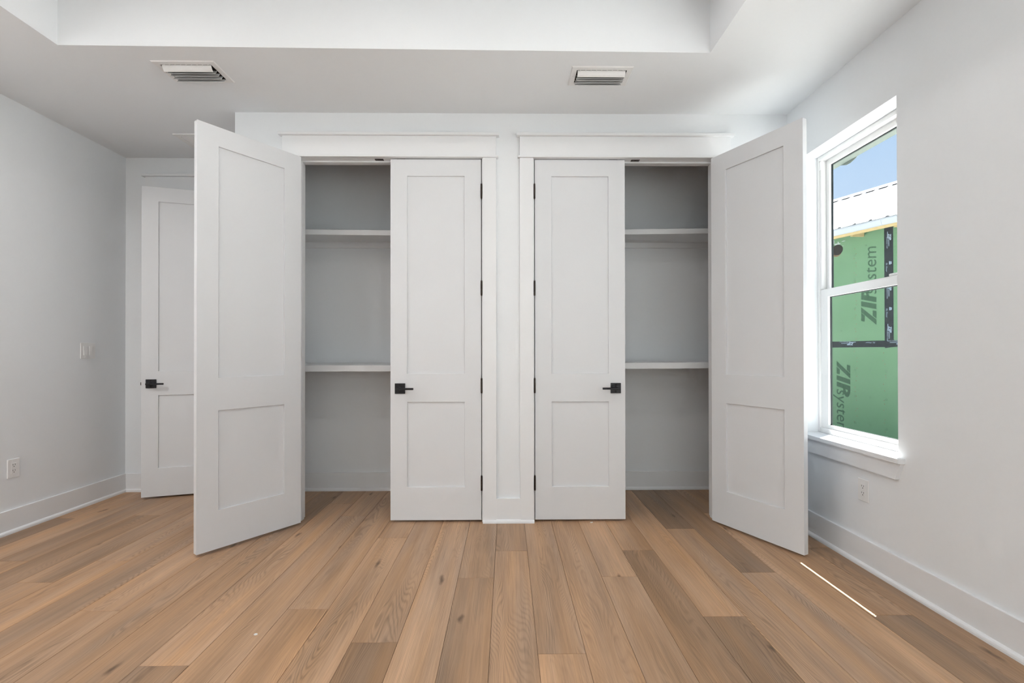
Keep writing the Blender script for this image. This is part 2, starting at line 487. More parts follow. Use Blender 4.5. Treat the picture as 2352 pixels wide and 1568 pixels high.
# baseboards (board with shoe moulding)
BH, BT, SH, ST = 0.147, 0.015, 0.024, 0.0135
def baseboard(name, axis, face, a, b, sgn, label, BH=0.149, BT=0.015, bev=0.0015):
    """axis 0: runs along x, face is y of the wall; axis 1: runs along y. sgn: direction into the room"""
    def bx(t0, t1, z0, z1):
        if axis == 0: return ((a, face + sgn * t0, z0), (b, face + sgn * t1, z1))
        return ((face + sgn * t0, a, z0), (face + sgn * t1, b, z1))
    bm = bmesh.new(); add_box(bm, *bx(0, BT, 0, BH), bevel=bev)
    o = obj(name, bm, 'trim')
    bm = bmesh.new()
    q = [(BT, 0.0), (BT + ST, 0.0), (BT + ST, 0.009), (BT + ST * .85, 0.016), (BT + ST * .5, 0.0215), (BT, SH)]
    if axis == 0: add_prism(bm, [(face + sgn * p[0], p[1]) for p in q], 0, a, b)
    else: add_prism(bm, [(face + sgn * p[0], p[1]) for p in q], 1, a, b)
    obj('shoe_moulding', bm, 'trim', o)
    return struct(o, label, 'baseboard')
baseboard('baseboard_right', 1, XR, YREAR, 0.0, -1, 'white baseboard under the window wall')
baseboard('baseboard_left', 1, XW, YREAR, YB, 1, 'white baseboard below the double light switch')
baseboard('baseboard_far', 0, YB, XW + BT, -2.975, -1, 'short white baseboard beside the half-open door')
baseboard('baseboard_closet_left', 0, YB, XL + WT, -0.05, -1, 'white baseboard on the back wall of the closet by the recess')
baseboard('baseboard_closet_right', 0, YB, 0.065, XR, -1, 'white baseboard on the back wall of the closet by the window')
baseboard('baseboard_closet_end', 1, XR, WT, YB - BT, -1, 'white baseboard on the end wall of the closet by the window')
baseboard('baseboard_closet_return', 1, XL, 0.0, YB, -1, 'white baseboard on the side of the closet block')
baseboard('baseboard_corner_left', 0, 0.0, XL - BT, -1.4985, -1, 'short white baseboard between the recess and its neighbouring closet')
baseboard('baseboard_corner_right', 0, 0.0, 1.5105, XR - BT, -1, 'short white baseboard between the closet and the window wall')
bc = baseboard('baseboard_middle', 0, 0.0, -0.0715, 0.0915, -1, 'short white baseboard between the two closets', 0.162, 0.0178, 0.0)
bm = bmesh.new()
add_prism(bm, [(-0.018, 0), (-0.031, 0), (-0.031, 0.008), (-0.029, 0.014), (-0.024, 0.018), (-0.018, 0.0195)], 0, -0.162, 0.183)
obj('shoe_moulding', bm, 'trim', bc)

# ------------------------------------------------------------------ door trim
def casing(name, x0, x1, yf, label, depth=WT, foot=0.0):
    """x0,x1: inner faces of the jambs; yf: wall face toward the room"""
    t = empty(name, ((x0 + x1) / 2, yf, 0))
    cx = (x0 + x1) / 2
    L_, R_ = x0 - cx, x1 - cx
    cw = 0.0925
    def bx(n, a, b, bev=0.0012):
        return boxes(n, [(a, b)], 'trim', t, bev)
    bx('side_casing', (L_ - 0.0045 - cw, -0.018, 0), (L_ - 0.0045, 0, OH))
    bx('side_casing', (R_ + 0.0045, -0.018, 0), (R_ + 0.0045 + cw, 0, OH))
    a, b = L_ - 0.0045 - cw, R_ + 0.0045 + cw
    bx('head_fillet', (a - 0.013, -0.030, OH), (b + 0.013, 0, OH + 0.0125))
    bx('head_board', (a, -0.0205, OH + 0.0125), (b, 0, 2.594))
    bx('head_cap', (a - 0.021, -0.040, 2.594), (b + 0.021, 0, 2.612))
    # jambs and stops
    bx('side_jamb', (L_ - jt, 0, 0), (L_, depth, OH), 0.0008)
    bx('side_jamb', (R_, 0, 0), (R_ + jt, depth, OH), 0.0008)
    bx('head_jamb', (L_ - jt, 0, OH), (R_ + jt, depth, OH + jt), 0.0008)
    bx('door_stop', (L_, 0.040, 0), (L_ + 0.011, 0.077, OH), 0.001)
    bx('door_stop', (R_ - 0.011, 0.040, 0), (R_, 0.077, OH), 0.001)
    bx('door_stop', (L_ + 0.011, 0.040, OH - 0.011), (R_ - 0.011, 0.077, OH), 0.001)
    return struct(t, label, 'door trim')
c1 = casing('trim_1', OL0, OL1, 0.0, 'white casing with capped head around the closet doorway near the recess')
c2 = casing('trim_2', OR0, OR1, 0.0, 'white casing with capped head around the closet doorway near the window')
c3 = casing('trim_3', D3L, D3R, YB, 'white casing with capped head around the far bedroom doorway')

# ball-catch strike plates under the head jambs
def catch(parent, xs):
    for x in xs:
        bm = bmesh.new()
        add_box(bm, (x - 0.029, 0.008, OH - 0.0028), (x + 0.029, 0.034, OH), 0.001)
        add_cyl(bm, (x, 0.021, OH - 0.0032), 0.008, 0.002, 2, 14)
        tag(obj('catch_plate', bm, 'bronze', parent), 'dark bronze ball catch plate')
catch(c1, [-0.864 - c1.location.x, -0.715 - c1.location.x])
catch(c2, [0.725 - c2.location.x, 0.877 - c2.location.x])

# ------------------------------------------------------------------ doors
DT = 0.035
ZB, ZT = 0.015, 2.445
HINGE_Z = (2.229, 1.575, 0.918, 0.263)

def make_door(name, pin, width, s, ang, label, handle_sides=(1,), latch=False, yoff=0.006, stile=0.112):
    """s=+1: leaf extends to +x from the pin when closed, s=-1: to -x. Front face at local y=yoff."""
    t = empty(name, (pin[0], pin[1], 0), -s * ang)
    y0, y1 = yoff, yoff + DT
    xa, xb = 0.003, 0.003 + width
    zs = [(0.236, 0.8085), (0.9985, 2.3325)]
    rec = 0.0105
    X = lambda v: s * v
    # frame: stiles and rails in one moulded leaf
    bm = bmesh.new()
    xs = [xa, xa + stile, xb - stile, xb]
    zz = [ZB, zs[0][0], zs[0][1], zs[1][0], zs[1][1], ZT]
    for side_y, flip in ((y0, False), (y1, True)):
        for i in range(3):
            for j in range(5):
                if i == 1 and j in (1, 3): continue
                q = [(xs[i], zz[j]), (xs[i + 1], zz[j]), (xs[i + 1], zz[j + 1]), (xs[i], zz[j + 1])]
                bm.faces.new([bm.verts.new((X(p[0]), side_y, p[1])) for p in q])
    for (za, zb) in zs:   # reveals, both faces
        for ya, yb in ((y0, y0 + rec + 0.001), (y1, y1 - rec - 0.001)):
            c = [(xs[1], za), (xs[2], za), (xs[2], zb), (xs[1], zb)]
            for n in range(4):
                p, q = c[n], c[(n + 1) % 4]
                bm.faces.new([bm.verts.new(v) for v in ((X(p[0]), ya, p[1]), (X(q[0]), ya, q[1]), (X(q[0]), yb, q[1]), (X(p[0]), yb, p[1]))])
    c = [(xa, ZB), (xb, ZB), (xb, ZT), (xa, ZT)]
    for n in range(4):
        p, q = c[n], c[(n + 1) % 4]
        bm.faces.new([bm.verts.new(v) for v in ((X(p[0]), y0, p[1]), (X(q[0]), y0, q[1]), (X(q[0]), y1, q[1]), (X(p[0]), y1, p[1]))])
    bmesh.ops.remove_doubles(bm, verts=bm.verts[:], dist=1e-5)
    bmesh.ops.recalc_face_normals(bm, faces=bm.faces[:])
    sharp = [e for e in bm.edges if len(e.link_faces) == 2 and e.calc_face_angle(0) > 0.5]
    bmesh.ops.bevel(bm, geom=sharp, offset=0.0013, segments=1, affect='EDGES')
    leaf = obj('door_leaf', bm, 'door', t)
    for (za, zb) in zs:
        boxes('recessed_panel', [((X(xs[1]) - s * 0.001, y0 + rec, za - 0.001), (X(xs[2]) + s * 0.001, y1 - rec, zb + 0.001))], 'door', t)
    # hinges
    for hz in HINGE_Z:
        h = empty('hinge', (0, 0, hz)); h.parent = t
        for n in range(5):
            bm = bmesh.new()
            add_cyl(bm, (0, 0, -0.0396 + n * 0.0198), 0.0058, 0.0190, 2, 14)
            obj('knuckle', bm, 'bronze', h, smooth=False)
        bm = bmesh.new()
        add_cyl(bm, (0, 0, 0), 0.0044, 0.101, 2, 12)
        obj('hinge_pin', bm, 'bronze', h)
        boxes('hinge_leaf', [((X(0.0005), 0.002, -0.048), (X(0.003), yoff + 0.030, 0.048))], 'bronze', h)
    # lever handle(s)
    for hs in handle_sides:
        hx, hz = X(xb - 0.065), 0.900
        yf = y0 if hs > 0 else y1
        d = -1 if hs > 0 else 1
        hd = empty('lever_handle', (hx, yf, hz)); hd.parent = t
        boxes('square_rose', [((-0.0345, 0, -0.0345), (0.0345, d * 0.008, 0.0345))], 'black', hd, 0.0012)
        for zz_ in (-0.024, 0.024):
            bm = bmesh.new(); add_cyl(bm, (0, d * 0.0085, zz_), 0.0042, 0.002, 1, 12); obj('set_screw', bm, 'dark', hd)
        bm = bmesh.new(); add_cyl(bm, (0, d * 0.026, 0), 0.0105, 0.038, 1, 18); obj('neck', bm, 'black', hd)
        boxes('lever', [((s * 0.019, d * 0.042, -0.0068), (-s * 0.098, d * 0.056, 0.0068))], 'black', hd, 0.0015)
    if latch:
        boxes('latch_bolt', [((X(xb), y0 + 0.011, 0.888), (X(xb + 0.010), y0 + 0.025, 0.912))], 'bronze', t, 0.002)
    return struct(t, label, 'door')

AL, AR = 2.2037, 2.0277
LW = 0.6100
make_door('door_1', (-1.3998, -0.006), LW, 1, AL, 'white two-panel closet door swung wide open, beside the half-open bedroom door')
make_door('door_2', (-0.1705, -0.006), LW, -1, 0.0, 'shut white two-panel closet door hinged on the middle post, nearer the recess')
make_door('door_3', (0.1875, -0.006), LW, 1, 0.0, 'shut white two-panel closet door hinged on the middle post, nearer the window')
make_door('door_4', (1.4121, -0.006), LW, -1, AR, 'white two-panel closet door swung wide open in front of the window')
make_door('door_5', (D3R - 0.001, YB - 0.006), 0.764, -1, math.radians(17.0), 'white two-panel bedroom door with black lever, standing ajar in the recess', (1, -1), latch=True)

# ------------------------------------------------------------------ windows
def make_window(name, w, label, seen=True):
    y0, y1, z0, z1 = w
    t = empty(name, (2.015, (y0 + y1) / 2, z0))
    cy, cx = (y0 + y1) / 2, 2.015
    def bx(n, a, b, mat='vinyl', par=None, bev=0.0015):
        return boxes(n, [((a[0] - cx, a[1] - cy, a[2] - z0), (b[0] - cx, b[1] - cy, b[2] - z0))], mat, par or t, bev)
    zs = z0 + 0.027                       # top of stool
    # stool and apron
    bm = bmesh.new()
    add_prism(bm, [(p[0] - cx, p[1] - cy) for p in ((1.873, y0 - .04), (XR, y0 - .04), (XR, y0), (2.02, y0), (2.02, y1), (XR, y1), (XR, y1 + .04), (1.873, y1 + .04))], 2, 0.004, zs - z0)
    obj('window_stool', bm, 'trim', t)
    bm = bmesh.new()
    add_prism(bm, [(y0 - 0.036 - cy, 0.004), (y1 + 0.036 - cy, 0.004), (y1 + 0.004 - cy, -0.080), (y0 - 0.004 - cy, -0.080)], 0, 1.8875 - cx, XR - cx)
    obj('window_apron', bm, 'trim', t)
    # main frame
    fr = bx('frame', (2.015, y0, zs), (2.085, y0 + 0.016, z1))
    bx('frame', (2.015, y1 - 0.016, zs), (2.085, y1, z1))
    bx('frame', (2.015, y0 + 0.016, z1 - 0.026), (2.085, y1 - 0.016, z1))
    bx('frame', (2.015, y0 + 0.016, zs), (2.085, y1 - 0.016, zs + 0.032))
    # jamb liners (tracks) with a small balance shoe at the top
    for (ya, yb) in ((y0 + 0.016, y0 + 0.030), (y1 - 0.030, y1 - 0.016)):
        bx('jamb_liner', (2.022, ya, 1.545), (2.053, yb - 0.004 if ya < cy else yb, z1 - 0.026), bev=0.0)
        bx('balance_cover', (2.018, ya, z1 - 0.088), (2.022, yb, z1 - 0.034), bev=0.0)
    # lower sash
    def sash(nm, xa, xb, za, zb, st, rb, rt_):
        bx('sash_stile', (xa, y0 + 0.016, za + rb), (xb, y0 + st, zb - rt_), bev=0.0)
        bx('sash_stile', (xa, y1 - st, za + rb), (xb, y1 - 0.016, zb - rt_), bev=0.0)
        bx('sash_rail', (xa, y0 + 0.016, za), (xb, y1 - 0.016, za + rb), bev=0.0)
        bx('sash_rail', (xa, y0 + 0.016, zb - rt_), (xb, y1 - 0.016, zb), bev=0.0)
        # gasket line just inside
        xm = xb - 0.004
        for a, b in (((y0 + st, za + rb), (y0 + st + 0.003, zb - rt_)), ((y1 - st - 0.003, za + rb), (y1 - st, zb - rt_)),
                     ((y0 + st, za + rb), (y1 - st, za + rb + 0.002)), ((y0 + st, zb - rt_ - 0.004), (y1 - st, zb - rt_))):
            bx('gasket', (xb - 0.012, a[0], a[1]), (xb - 0.001, b[0], b[1]), 'gasket', bev=0)
        bx('glass_pane', (xm - 0.003, y0 + st, za + rb), (xm, y1 - st, zb - rt_), 'glass', bev=0)
    sash('sash_stile', 2.026, 2.052, zs + 0.032, 1.541, 0.080, 0.022, 0.050)
    sash('sash_stile', 2.054, 2.080, 1.497, z1 - 0.026, 0.056, 0.045, 0.034)
    # sash lock on the meeting rail
    bx('sash_lock', (2.030, y0 + 0.10, 1.541), (2.050, y0 + 0.20, 1.556), bev=0.004)
    return struct(t, label, 'window')
make_window('window_1', WIN, 'white double-hung window showing the green house next door')
make_window('added_window_2', WIN2, 'unseen white double-hung window added for daylight, second from the closet wall')  # unseen, added with the next two to bring in more daylight
make_window('added_window_4', WIN3, 'unseen white double-hung window added for daylight, third from the closet wall')
make_window('added_window_5', WIN4, 'unseen white double-hung window added for daylight, nearest the glass sliding doors')

# rear sliding doors, unseen and added to let daylight in
t = empty('added_window_3', ((RD[0] + RD[1]) / 2, YREAR, RD[2]))
cx = (RD[0] + RD[1]) / 2
hw = (RD[1] - RD[0]) / 2
hh = RD[3] - RD[2]
boxes('frame', [((-hw, -0.12, 0), (-hw + 0.05, -0.04, hh))], 'vinyl', t, 0.002)
boxes('frame', [((hw - 0.05, -0.12, 0), (hw, -0.04, hh))], 'vinyl', t, 0.002)
boxes('frame', [((-hw, -0.12, hh - 0.05), (hw, -0.04, hh))], 'vinyl', t, 0.002)
boxes('frame', [((-hw, -0.12, 0), (hw, -0.04, 0.05))], 'vinyl', t, 0.002)
for i in (1, 2):
    x = -hw + i * 2 * hw / 3
    boxes('mullion', [((x - 0.04, -0.11, 0.05), (x + 0.04, -0.05, hh - 0.05))], 'vinyl', t, 0.002)
for i in range(3):
    xa = -hw + i * 2 * hw / 3 + 0.04; xb = -hw + (i + 1) * 2 * hw / 3 - 0.04
    boxes('glass_pane', [((xa, -0.083, 0.05), (xb, -0.078, hh - 0.05))], 'glass', t)
struct(t, 'unseen wide three-part glass sliding door added for daylight, opposite the closets', 'window')

# eave of this house above the window
EX, EZ = 2.771, 2.690
ev = boxes('roof_eave', [((XO, -8.0, EZ), (EX - 0.024, 5.5, EZ + 0.013)), ((EX - 0.024, -8.0, EZ), (EX, 5.5, 2.86)), ((XO, -8.0, 2.84), (EX - 0.024, 5.5, 2.86))], 'soffit')
struct(ev, 'grey-green primed eave seen at the top of the window', 'eave')
flap = [(0.84, EZ), (0.68, EZ), (0.618, EZ - .022), (0.575, EZ - .023), (0.52, EZ - .010), (0.495, EZ + .006), (0.48, EZ + .030), (0.84, EZ + .030)]
bm = bmesh.new(); add_prism(bm, flap, 0, EX + 0.0005, EX + 0.004)
obj('hanging_wrap', bm, 'soffit', ev)
struct(boxes('roof_deck', [((XW - 0.5, YREAR - 0.3, TRAY_TOP + 0.14), (XO, 2.3, TRAY_TOP + 0.2))], 'stucco'), 'flat deck closing the top of the room', 'roof')
struct(boxes('ground', [((-40, -40, -0.7), (60, 60, -0.34))], 'ground'), 'sandy building plot around the house', 'ground')

struct(boxes('patio', [((-6, -14, -0.34), (5.5, YREAR - 0.15, -0.06))], 'concrete'), 'unseen pale concrete patio added to bounce sun through the sliding doors', 'patio')  # unseen slab added to throw sunlight up onto the ceiling

rh = boxes('added_rear_house', [((-9, -19, -0.34), (9, -12.5, 5.2))], 'stucco')  # unseen house added to reflect sunlight into the room
bm = bmesh.new(); add_prism(bm, [(-19.4, 5.15), (-12.1, 5.15), (-15.7, 7.2)], 0, -9.4, 9.4); obj('gable_roof', bm, 'metal_roof', rh)
for xw in (-6.5, -3.0, 0.5, 4.0):
    boxes('house_window', [((xw, -12.52, 1.0), (xw + 1.1, -12.48, 2.5))], 'gasket', rh)
tag(rh, 'unseen white house added across the patio to bounce sunlight indoors', 'house', kind='structure')

# ------------------------------------------------------------------ closet shelves
def shelf(name, xa, xb, yf, zf, zback, th, cleat, label, group):
    """zf: bottom heights of the front edge at xa, xb; board back sits at zback"""
    cx = (xa + xb) / 2
    t = empty(name, (cx, YB, zback))
    bm = bmesh.new()
    co = []
    for x, zf_, y_ in ((xa, zf[0], yf[0]), (xb, zf[1], yf[1])):
        co.append([(x - cx, y_ - YB, zf_ - zback), (x - cx, 0, 0), (x - cx, 0, th), (x - cx, y_ - YB, zf_ - zback + th)])
    v = [[bm.verts.new(p) for p in r] for r in co]
    bm.faces.new(v[0]); bm.faces.new(v[1][::-1])
    for i in range(4):
        j = (i + 1) % 4
        bm.faces.new([v[0][i], v[1][i], v[1][j], v[0][j]])
    bmesh.ops.bevel(bm, geom=bm.edges[:], offset=0.0012, segments=1, affect='EDGES')
    obj('shelf_board', bm, 'trim', t)
    if cleat:
        boxes('back_cleat', [((xa - cx, -0.019, -0.046), (xb - cx, 0, 0))], 'trim', t, 0.001)
    return tag(t, label, 'shelf', group)
cl0, cl1, cr0, cr1 = XL + WT, -0.05, 0.065, XR
shelf('closet_shelf', cl0, cl1, (.425, .425), (2.046, 2.030), 2.056, 0.040, True, 'upper white shelf in the closet beside the bedroom door', 'closet shelves')
shelf('closet_shelf', cr0, cr1, (.425, .425), (2.037, 2.062), 2.058, 0.040, True, 'upper white shelf in the closet beside the window', 'closet shelves')
shelf('closet_shelf', cl0, cl1, (.36, .36), (1.000, 1.000), 1.012, 0.0465, False, 'lower white shelf in the closet beside the bedroom door', 'closet shelves')
shelf('closet_shelf', cr0, cr1, (.36, .36), (1.011, 1.021), 1.018, 0.0465, False, 'lower white shelf in the closet beside the window', 'closet shelves')

# ------------------------------------------------------------------ ceiling registers
def register(x0, x1, y0, y1, label):
    cx, cy = (x0 + x1) / 2, (y0 + y1) / 2
    t = empty('ceiling_register', (cx, cy, HC))
    hx, hy = (x1 - x0) / 2, (y1 - y0) / 2
    fx, fy = 0.032, 0.030
    ft = 0.0055
    bm = bmesh.new()
    # flange with sloped outer edge
    o_ = [(-hx, -hy), (hx, -hy), (hx, hy), (-hx, hy)]
    m_ = [(-hx + .005, -hy + .005), (hx - .005, -hy + .005), (hx - .005, hy - .005), (-hx + .005, hy - .005)]
    i_ = [(-hx + fx, -hy + fy), (hx - fx, -hy + fy), (hx - fx, hy - fy), (-hx + fx, hy - fy)]
    A = [bm.verts.new((p[0], p[1], 0)) for p in o_]
    B = [bm.verts.new((p[0], p[1], -ft)) for p in m_]
    C_ = [bm.verts.new((p[0], p[1], -ft)) for p in i_]
    D = [bm.verts.new((p[0], p[1], 0)) for p in i_]
    for r0, r1 in ((A, B), (B, C_), (C_, D)):
        for k in range(4):
            bm.faces.new([r0[k], r0[(k + 1) % 4], r1[(k + 1) % 4], r1[k]])
    obj('flange', bm, 'vent', t)
    boxes('duct_shade_plate', [((-hx + fx - .002, -hy + fy - .002, -0.0012), (hx - fx + .002, hy - fy + .002, 0))], 'dark', t)  # flat dark plate painting in the shade of a duct hollow
    ax, ay0, ay1 = hx - fx - 0.006, -hy + fy, hy - fy
    n = 5
    pitch = (ay1 - ay0 - 0.010) / n
    for k in range(n):
        y = ay0 + 0.009 + k * pitch
        bm = bmesh.new()
        if k == 0:
            prof = [(y, -0.001), (y + 0.004, -0.010), (y + 0.010, -0.020), (y + 0.018, -0.027)]
        else:      # later blades turn the other way: shaded faces with a bright lower lip
            prof = [(y + 0.026, -0.001), (y + 0.021, -0.012), (y + 0.015, -0.021), (y + 0.0085, -0.0265)]
        th = 0.0022
        pts = prof + [(p[0], p[1] - th) for p in reversed(prof)]
        add_prism(bm, pts, 0, -ax, ax)
        obj('louvre_blade', bm, 'vent', t)
    for k in range(9):    # damper ribs behind the first blade
        x = -ax + (k + 0.5) * 2 * ax / 9
        boxes('damper_rib', [((x - 0.003, ay0, -0.0035), (x + 0.003, ay0 + 0.012, -0.001))], 'vent', t)
    for sx in (-1, 1):
        bm = bmesh.new(); add_cyl(bm, (sx * (hx - 0.016), 0.0, -ft - 0.0006), 0.0042, 0.0016, 2, 12); obj('screw', bm, 'vent', t)
    return tag(t, label, 'vent', 'ceiling supply registers')
register(-1.972, -1.621, -0.552, -0.347, 'white louvred ceiling register above the open closet door near the recess')
register(0.370, 0.721, -0.523, -0.336, 'white louvred ceiling register above the closet nearer the window')

# return grille in the recess
gx0, gx1, gy0, gy1 = -2.463, -1.95, 0.307, 0.66
t = empty('return_grille', ((gx0 + gx1) / 2, (gy0 + gy1) / 2, HC))
hx, hy = (gx1 - gx0) / 2, (gy1 - gy0) / 2
for a, b in (((-hx, -hy), (hx, -hy + .035)), ((-hx, hy - .035), (hx, hy)), ((-hx, -hy + .035), (-hx + .035, hy - .035)), ((hx - .035, -hy + .035), (hx, hy - .035))):
    boxes('grille_frame', [((a[0], a[1], -0.007), (b[0], b[1], 0))], 'vent', t)
boxes('duct_shade_plate', [((-hx + .035, -hy + .035, -0.001), (hx - .035, hy - .035, 0))], 'dark', t)  # dark sheet standing in for the shaded duct above the slats
yy = -hy + 0.040
while yy < hy - 0.045:
    bm = bmesh.new()
    add_prism(bm, [(yy, -0.001), (yy + 0.0095, -0.0065), (yy + 0.0095, -0.0080), (yy - 0.001, -0.0022)], 0, -hx + .037, hx - .035)
    obj('grille_slat', bm, 'vent', t)
    yy += 0.0135
tag(t, 'white slatted return-air grille on the recess ceiling', 'vent')

# ------------------------------------------------------------------ outlets and switch
def cover(name, wallx, sgn, y, z, w, h, label, cat, gangs):
    t = empty(name, (wallx, y, z))
    boxes('cover_plate', [((0, -w / 2, -h / 2), (sgn * 0.006, w / 2, h / 2))], 'plastic', t, 0.0022)
    for g in gangs:
        kind, gy = g
        if kind == 'outlet':
            boxes('receptacle', [((sgn * 0.006, gy - 0.0168, -0.0335), (sgn * 0.0078, gy + 0.0168, 0.0335))], 'plastic', t, 0.0008)
            for dz in (-0.018, 0.018):
                for dy in (-0.0064, 0.0064):
                    boxes('blade_slot', [((sgn * 0.0076, gy + dy - 0.0011, dz + 0.001), (sgn * 0.0081, gy + dy + 0.0011, dz + 0.0095))], 'dark', t)
                bm = bmesh.new(); add_cyl(bm, (sgn * 0.0079, gy, dz - 0.0065), 0.0026, 0.0005, 0, 10); obj('ground_hole', bm, 'dark', t)
        else:
            boxes('rocker_frame', [((sgn * 0.006, gy - 0.0172, -0.0345), (sgn * 0.0072, gy + 0.0172, 0.0345))], 'plastic', t, 0.0006)
            bm = bmesh.new()
            up_ = 1 if kind == 'up' else -1
            add_prism(bm, [(sgn * 0.0070, -0.0325), (sgn * 0.0070, 0.0325), (sgn * (0.0080 + 0.0030 * (up_ > 0)), 0.0325),
                           (sgn * 0.0086, 0.0), (sgn * (0.0080 + 0.0030 * (up_ < 0)), -0.0325)], 1, gy - 0.0155, gy + 0.0155)
            obj('rocker', bm, 'plastic', t)
        for dz in (-0.0485, 0.0485):
            bm = bmesh.new(); add_cyl(bm, (sgn * 0.0062, gy, dz), 0.003, 0.0012, 0, 10); obj('plate_screw', bm, 'vent', t)
    return tag(t, label, cat)
cover('wall_outlet', XR, -1, -0.668, 0.403, 0.074, 0.118, 'white duplex outlet below the window', 'outlet', [('outlet', 0.0)])
cover('wall_outlet', XW, 1, -0.131, 0.407, 0.074, 0.120, 'white duplex outlet on the wall with the light switch', 'outlet', [('outlet', 0.0)])
cover('light_switch', XW, 1, 0.391, 1.158, 0.122, 0.118, 'white double rocker light switch beside the recess', 'switch', [('down', -0.0235), ('up', 0.0235)])

# ------------------------------------------------------------------ small scraps on the floor
def chip(x, y, pts, h, label):
    bm = bmesh.new(); add_prism(bm, pts, 2, 0.0, h)
    tag(obj('paint_scrap', bm, 'chip', loc=(x, y, 0)), label, 'scrap')
chip(-1.018, -1.232, [(-.007, -.003), (0, -.006), (.008, -.001), (.004, .005), (-.005, .004)], 0.003, 'tiny white scrap lying out on the open floor')
chip(0.566, -0.020, [(-.010, -.004), (.004, -.005), (.011, .002), (0, .003)], 0.004, 'tiny pale splinter lying by the shut closet door')

# ------------------------------------------------------------------ recessed tray lights; two added beside the tray brighten the switch wall
for (lx, ly, lab) in ((-1.80, -1.50, 'round recessed light in the tray, by its corner nearest the recess'), (0.62, -1.50, 'round recessed light in the tray, by its corner nearest the green-view window'),
                      (-0.60, -1.50, 'round recessed light in the tray, midway along the edge facing the closets'), (-1.80, -3.7, 'round recessed light in the tray, by the corner of switch wall and sliding doors'),
                      (0.62, -3.7, 'round recessed light in the tray, by the corner of window wall and sliding doors'), (-0.60, -3.7, 'round recessed light in the tray, midway along the edge facing the sliding doors'),
                      (-2.74, -1.55, 'unseen round recessed light added beside the tray to brighten the switch wall near the recess'), (-2.74, -2.9, 'unseen round recessed light added beside the tray to brighten the middle of the switch wall')):
    t = empty('recessed_light', (lx, ly, TRAY_TOP if lx > -2.3 else HC))
    bm = bmesh.new(); add_cyl(bm, (0, 0, -0.005), 0.090, 0.010, 2, 32, r2=0.098); obj('trim_ring', bm, 'plastic', t)
    bm = bmesh.new(); add_cyl(bm, (0, 0, -0.0105), 0.070, 0.003, 2, 32); obj('lens', bm, 'lamp', t)
    ld = bpy.data.lights.new('lamp_light', 'AREA')
    ld.shape = 'DISK'; ld.size = 0.14; ld.energy = LAMP_W if lx > -2.3 else LAMP_W * 4.2; ld.color = (1.0, 0.965, 0.93)
    lo = bpy.data.objects.new('lamp_light', ld)
    lo.location = (0, 0, -0.014)
    link(lo, t)
    tag(t, lab, 'light', 'recessed ceiling lights')

# ------------------------------------------------------------------ house next door
# local frame: x along the wall (to the right seen from the window), y into the house, z up
P0 = Vector((5.798, 4.316, 0))
ex = Vector((0.373, -0.928, 0)).normalized()
ang = math.atan2(ex.y, ex.x)
nh = empty('neighbouring_house', P0, ang)
tag(nh, 'house under construction with green sheathing and white metal roof outside the window', 'house')
# local +y = rotate ex by +90deg -> points into the house
GB = -0.36
TZ0, TZ1 = 1.222, 1.324          # horizontal tape
TV0, TV1 = 0.296, 0.418          # vertical tape
boxes('wall_core', [((-4.5, 0.012, GB), (1.56, 4.3, 3.3))], 'osb', nh)
cells = []
zsplit = [(GB + 0.1, 1.272), (1.275, 3.3)]
vx = 0.357
for za, zb in zsplit:
    wd = 1.2192 if za > 1 else 2.4384
    x_start = vx - 4 * 1.2192 if za > 1 else vx + 0.88 - 2 * 2.4384 - 0.0
    n_ = 5 if za > 1 else 3
    for i in range(n_):
        xa, xb = x_start + i * wd, min(x_start + (i + 1) * wd, 1.57)
        if xa > 1.5: continue
        boxes('sheathing_panel', [((xa + 0.0015, 0, za), (xb - 0.0015, 0.012, zb))], 'green', nh)
tp = boxes('seam_tape', [((-4.4, -0.0015, TZ0), (1.57, 0, TZ1))], 'tape', nh)
tv = boxes('seam_tape', [((TV0, -0.0022, TZ0 - 0.004), (TV1, -0.0004, 3.25))], 'tape', nh)
bm = bmesh.new(); add_prism(bm, [(0.300, 1.205), (0.415, 1.222), (0.44, 1.25), (0.43, 1.33), (0.30, 1.33)], 1, -0.0026, -0.0014)
obj('tape_patch', bm, 'tape', nh)

def flat(x, z, rot, y=-0.0030):
    """matrix for flat lettering on the wall: glyph x axis rotated by rot in the wall plane, facing the window"""
    gx = Vector((math.cos(rot), 0, math.sin(rot)))
    gy = Vector((-math.sin(rot), 0, math.cos(rot)))
    gz = gx.cross(gy)
    mt = Matrix((gx, gy, gz)).transposed().to_4x4()
    mt.translation = (x, y, z)
    return mt

def poly_mesh(name, polys, mat, parent, mtx):
    bm = bmesh.new()
    for p in polys:
        add_prism(bm, p, 2, 0.0, 0.0006)
    bmesh.ops.recalc_face_normals(bm, faces=bm.faces[:])
    me = bpy.data.meshes.new(name); bm.to_mesh(me); bm.free(); me.materials.append(M[mat])
    o = bpy.data.objects.new(name, me); link(o, parent); o.matrix_local = mtx
    return o

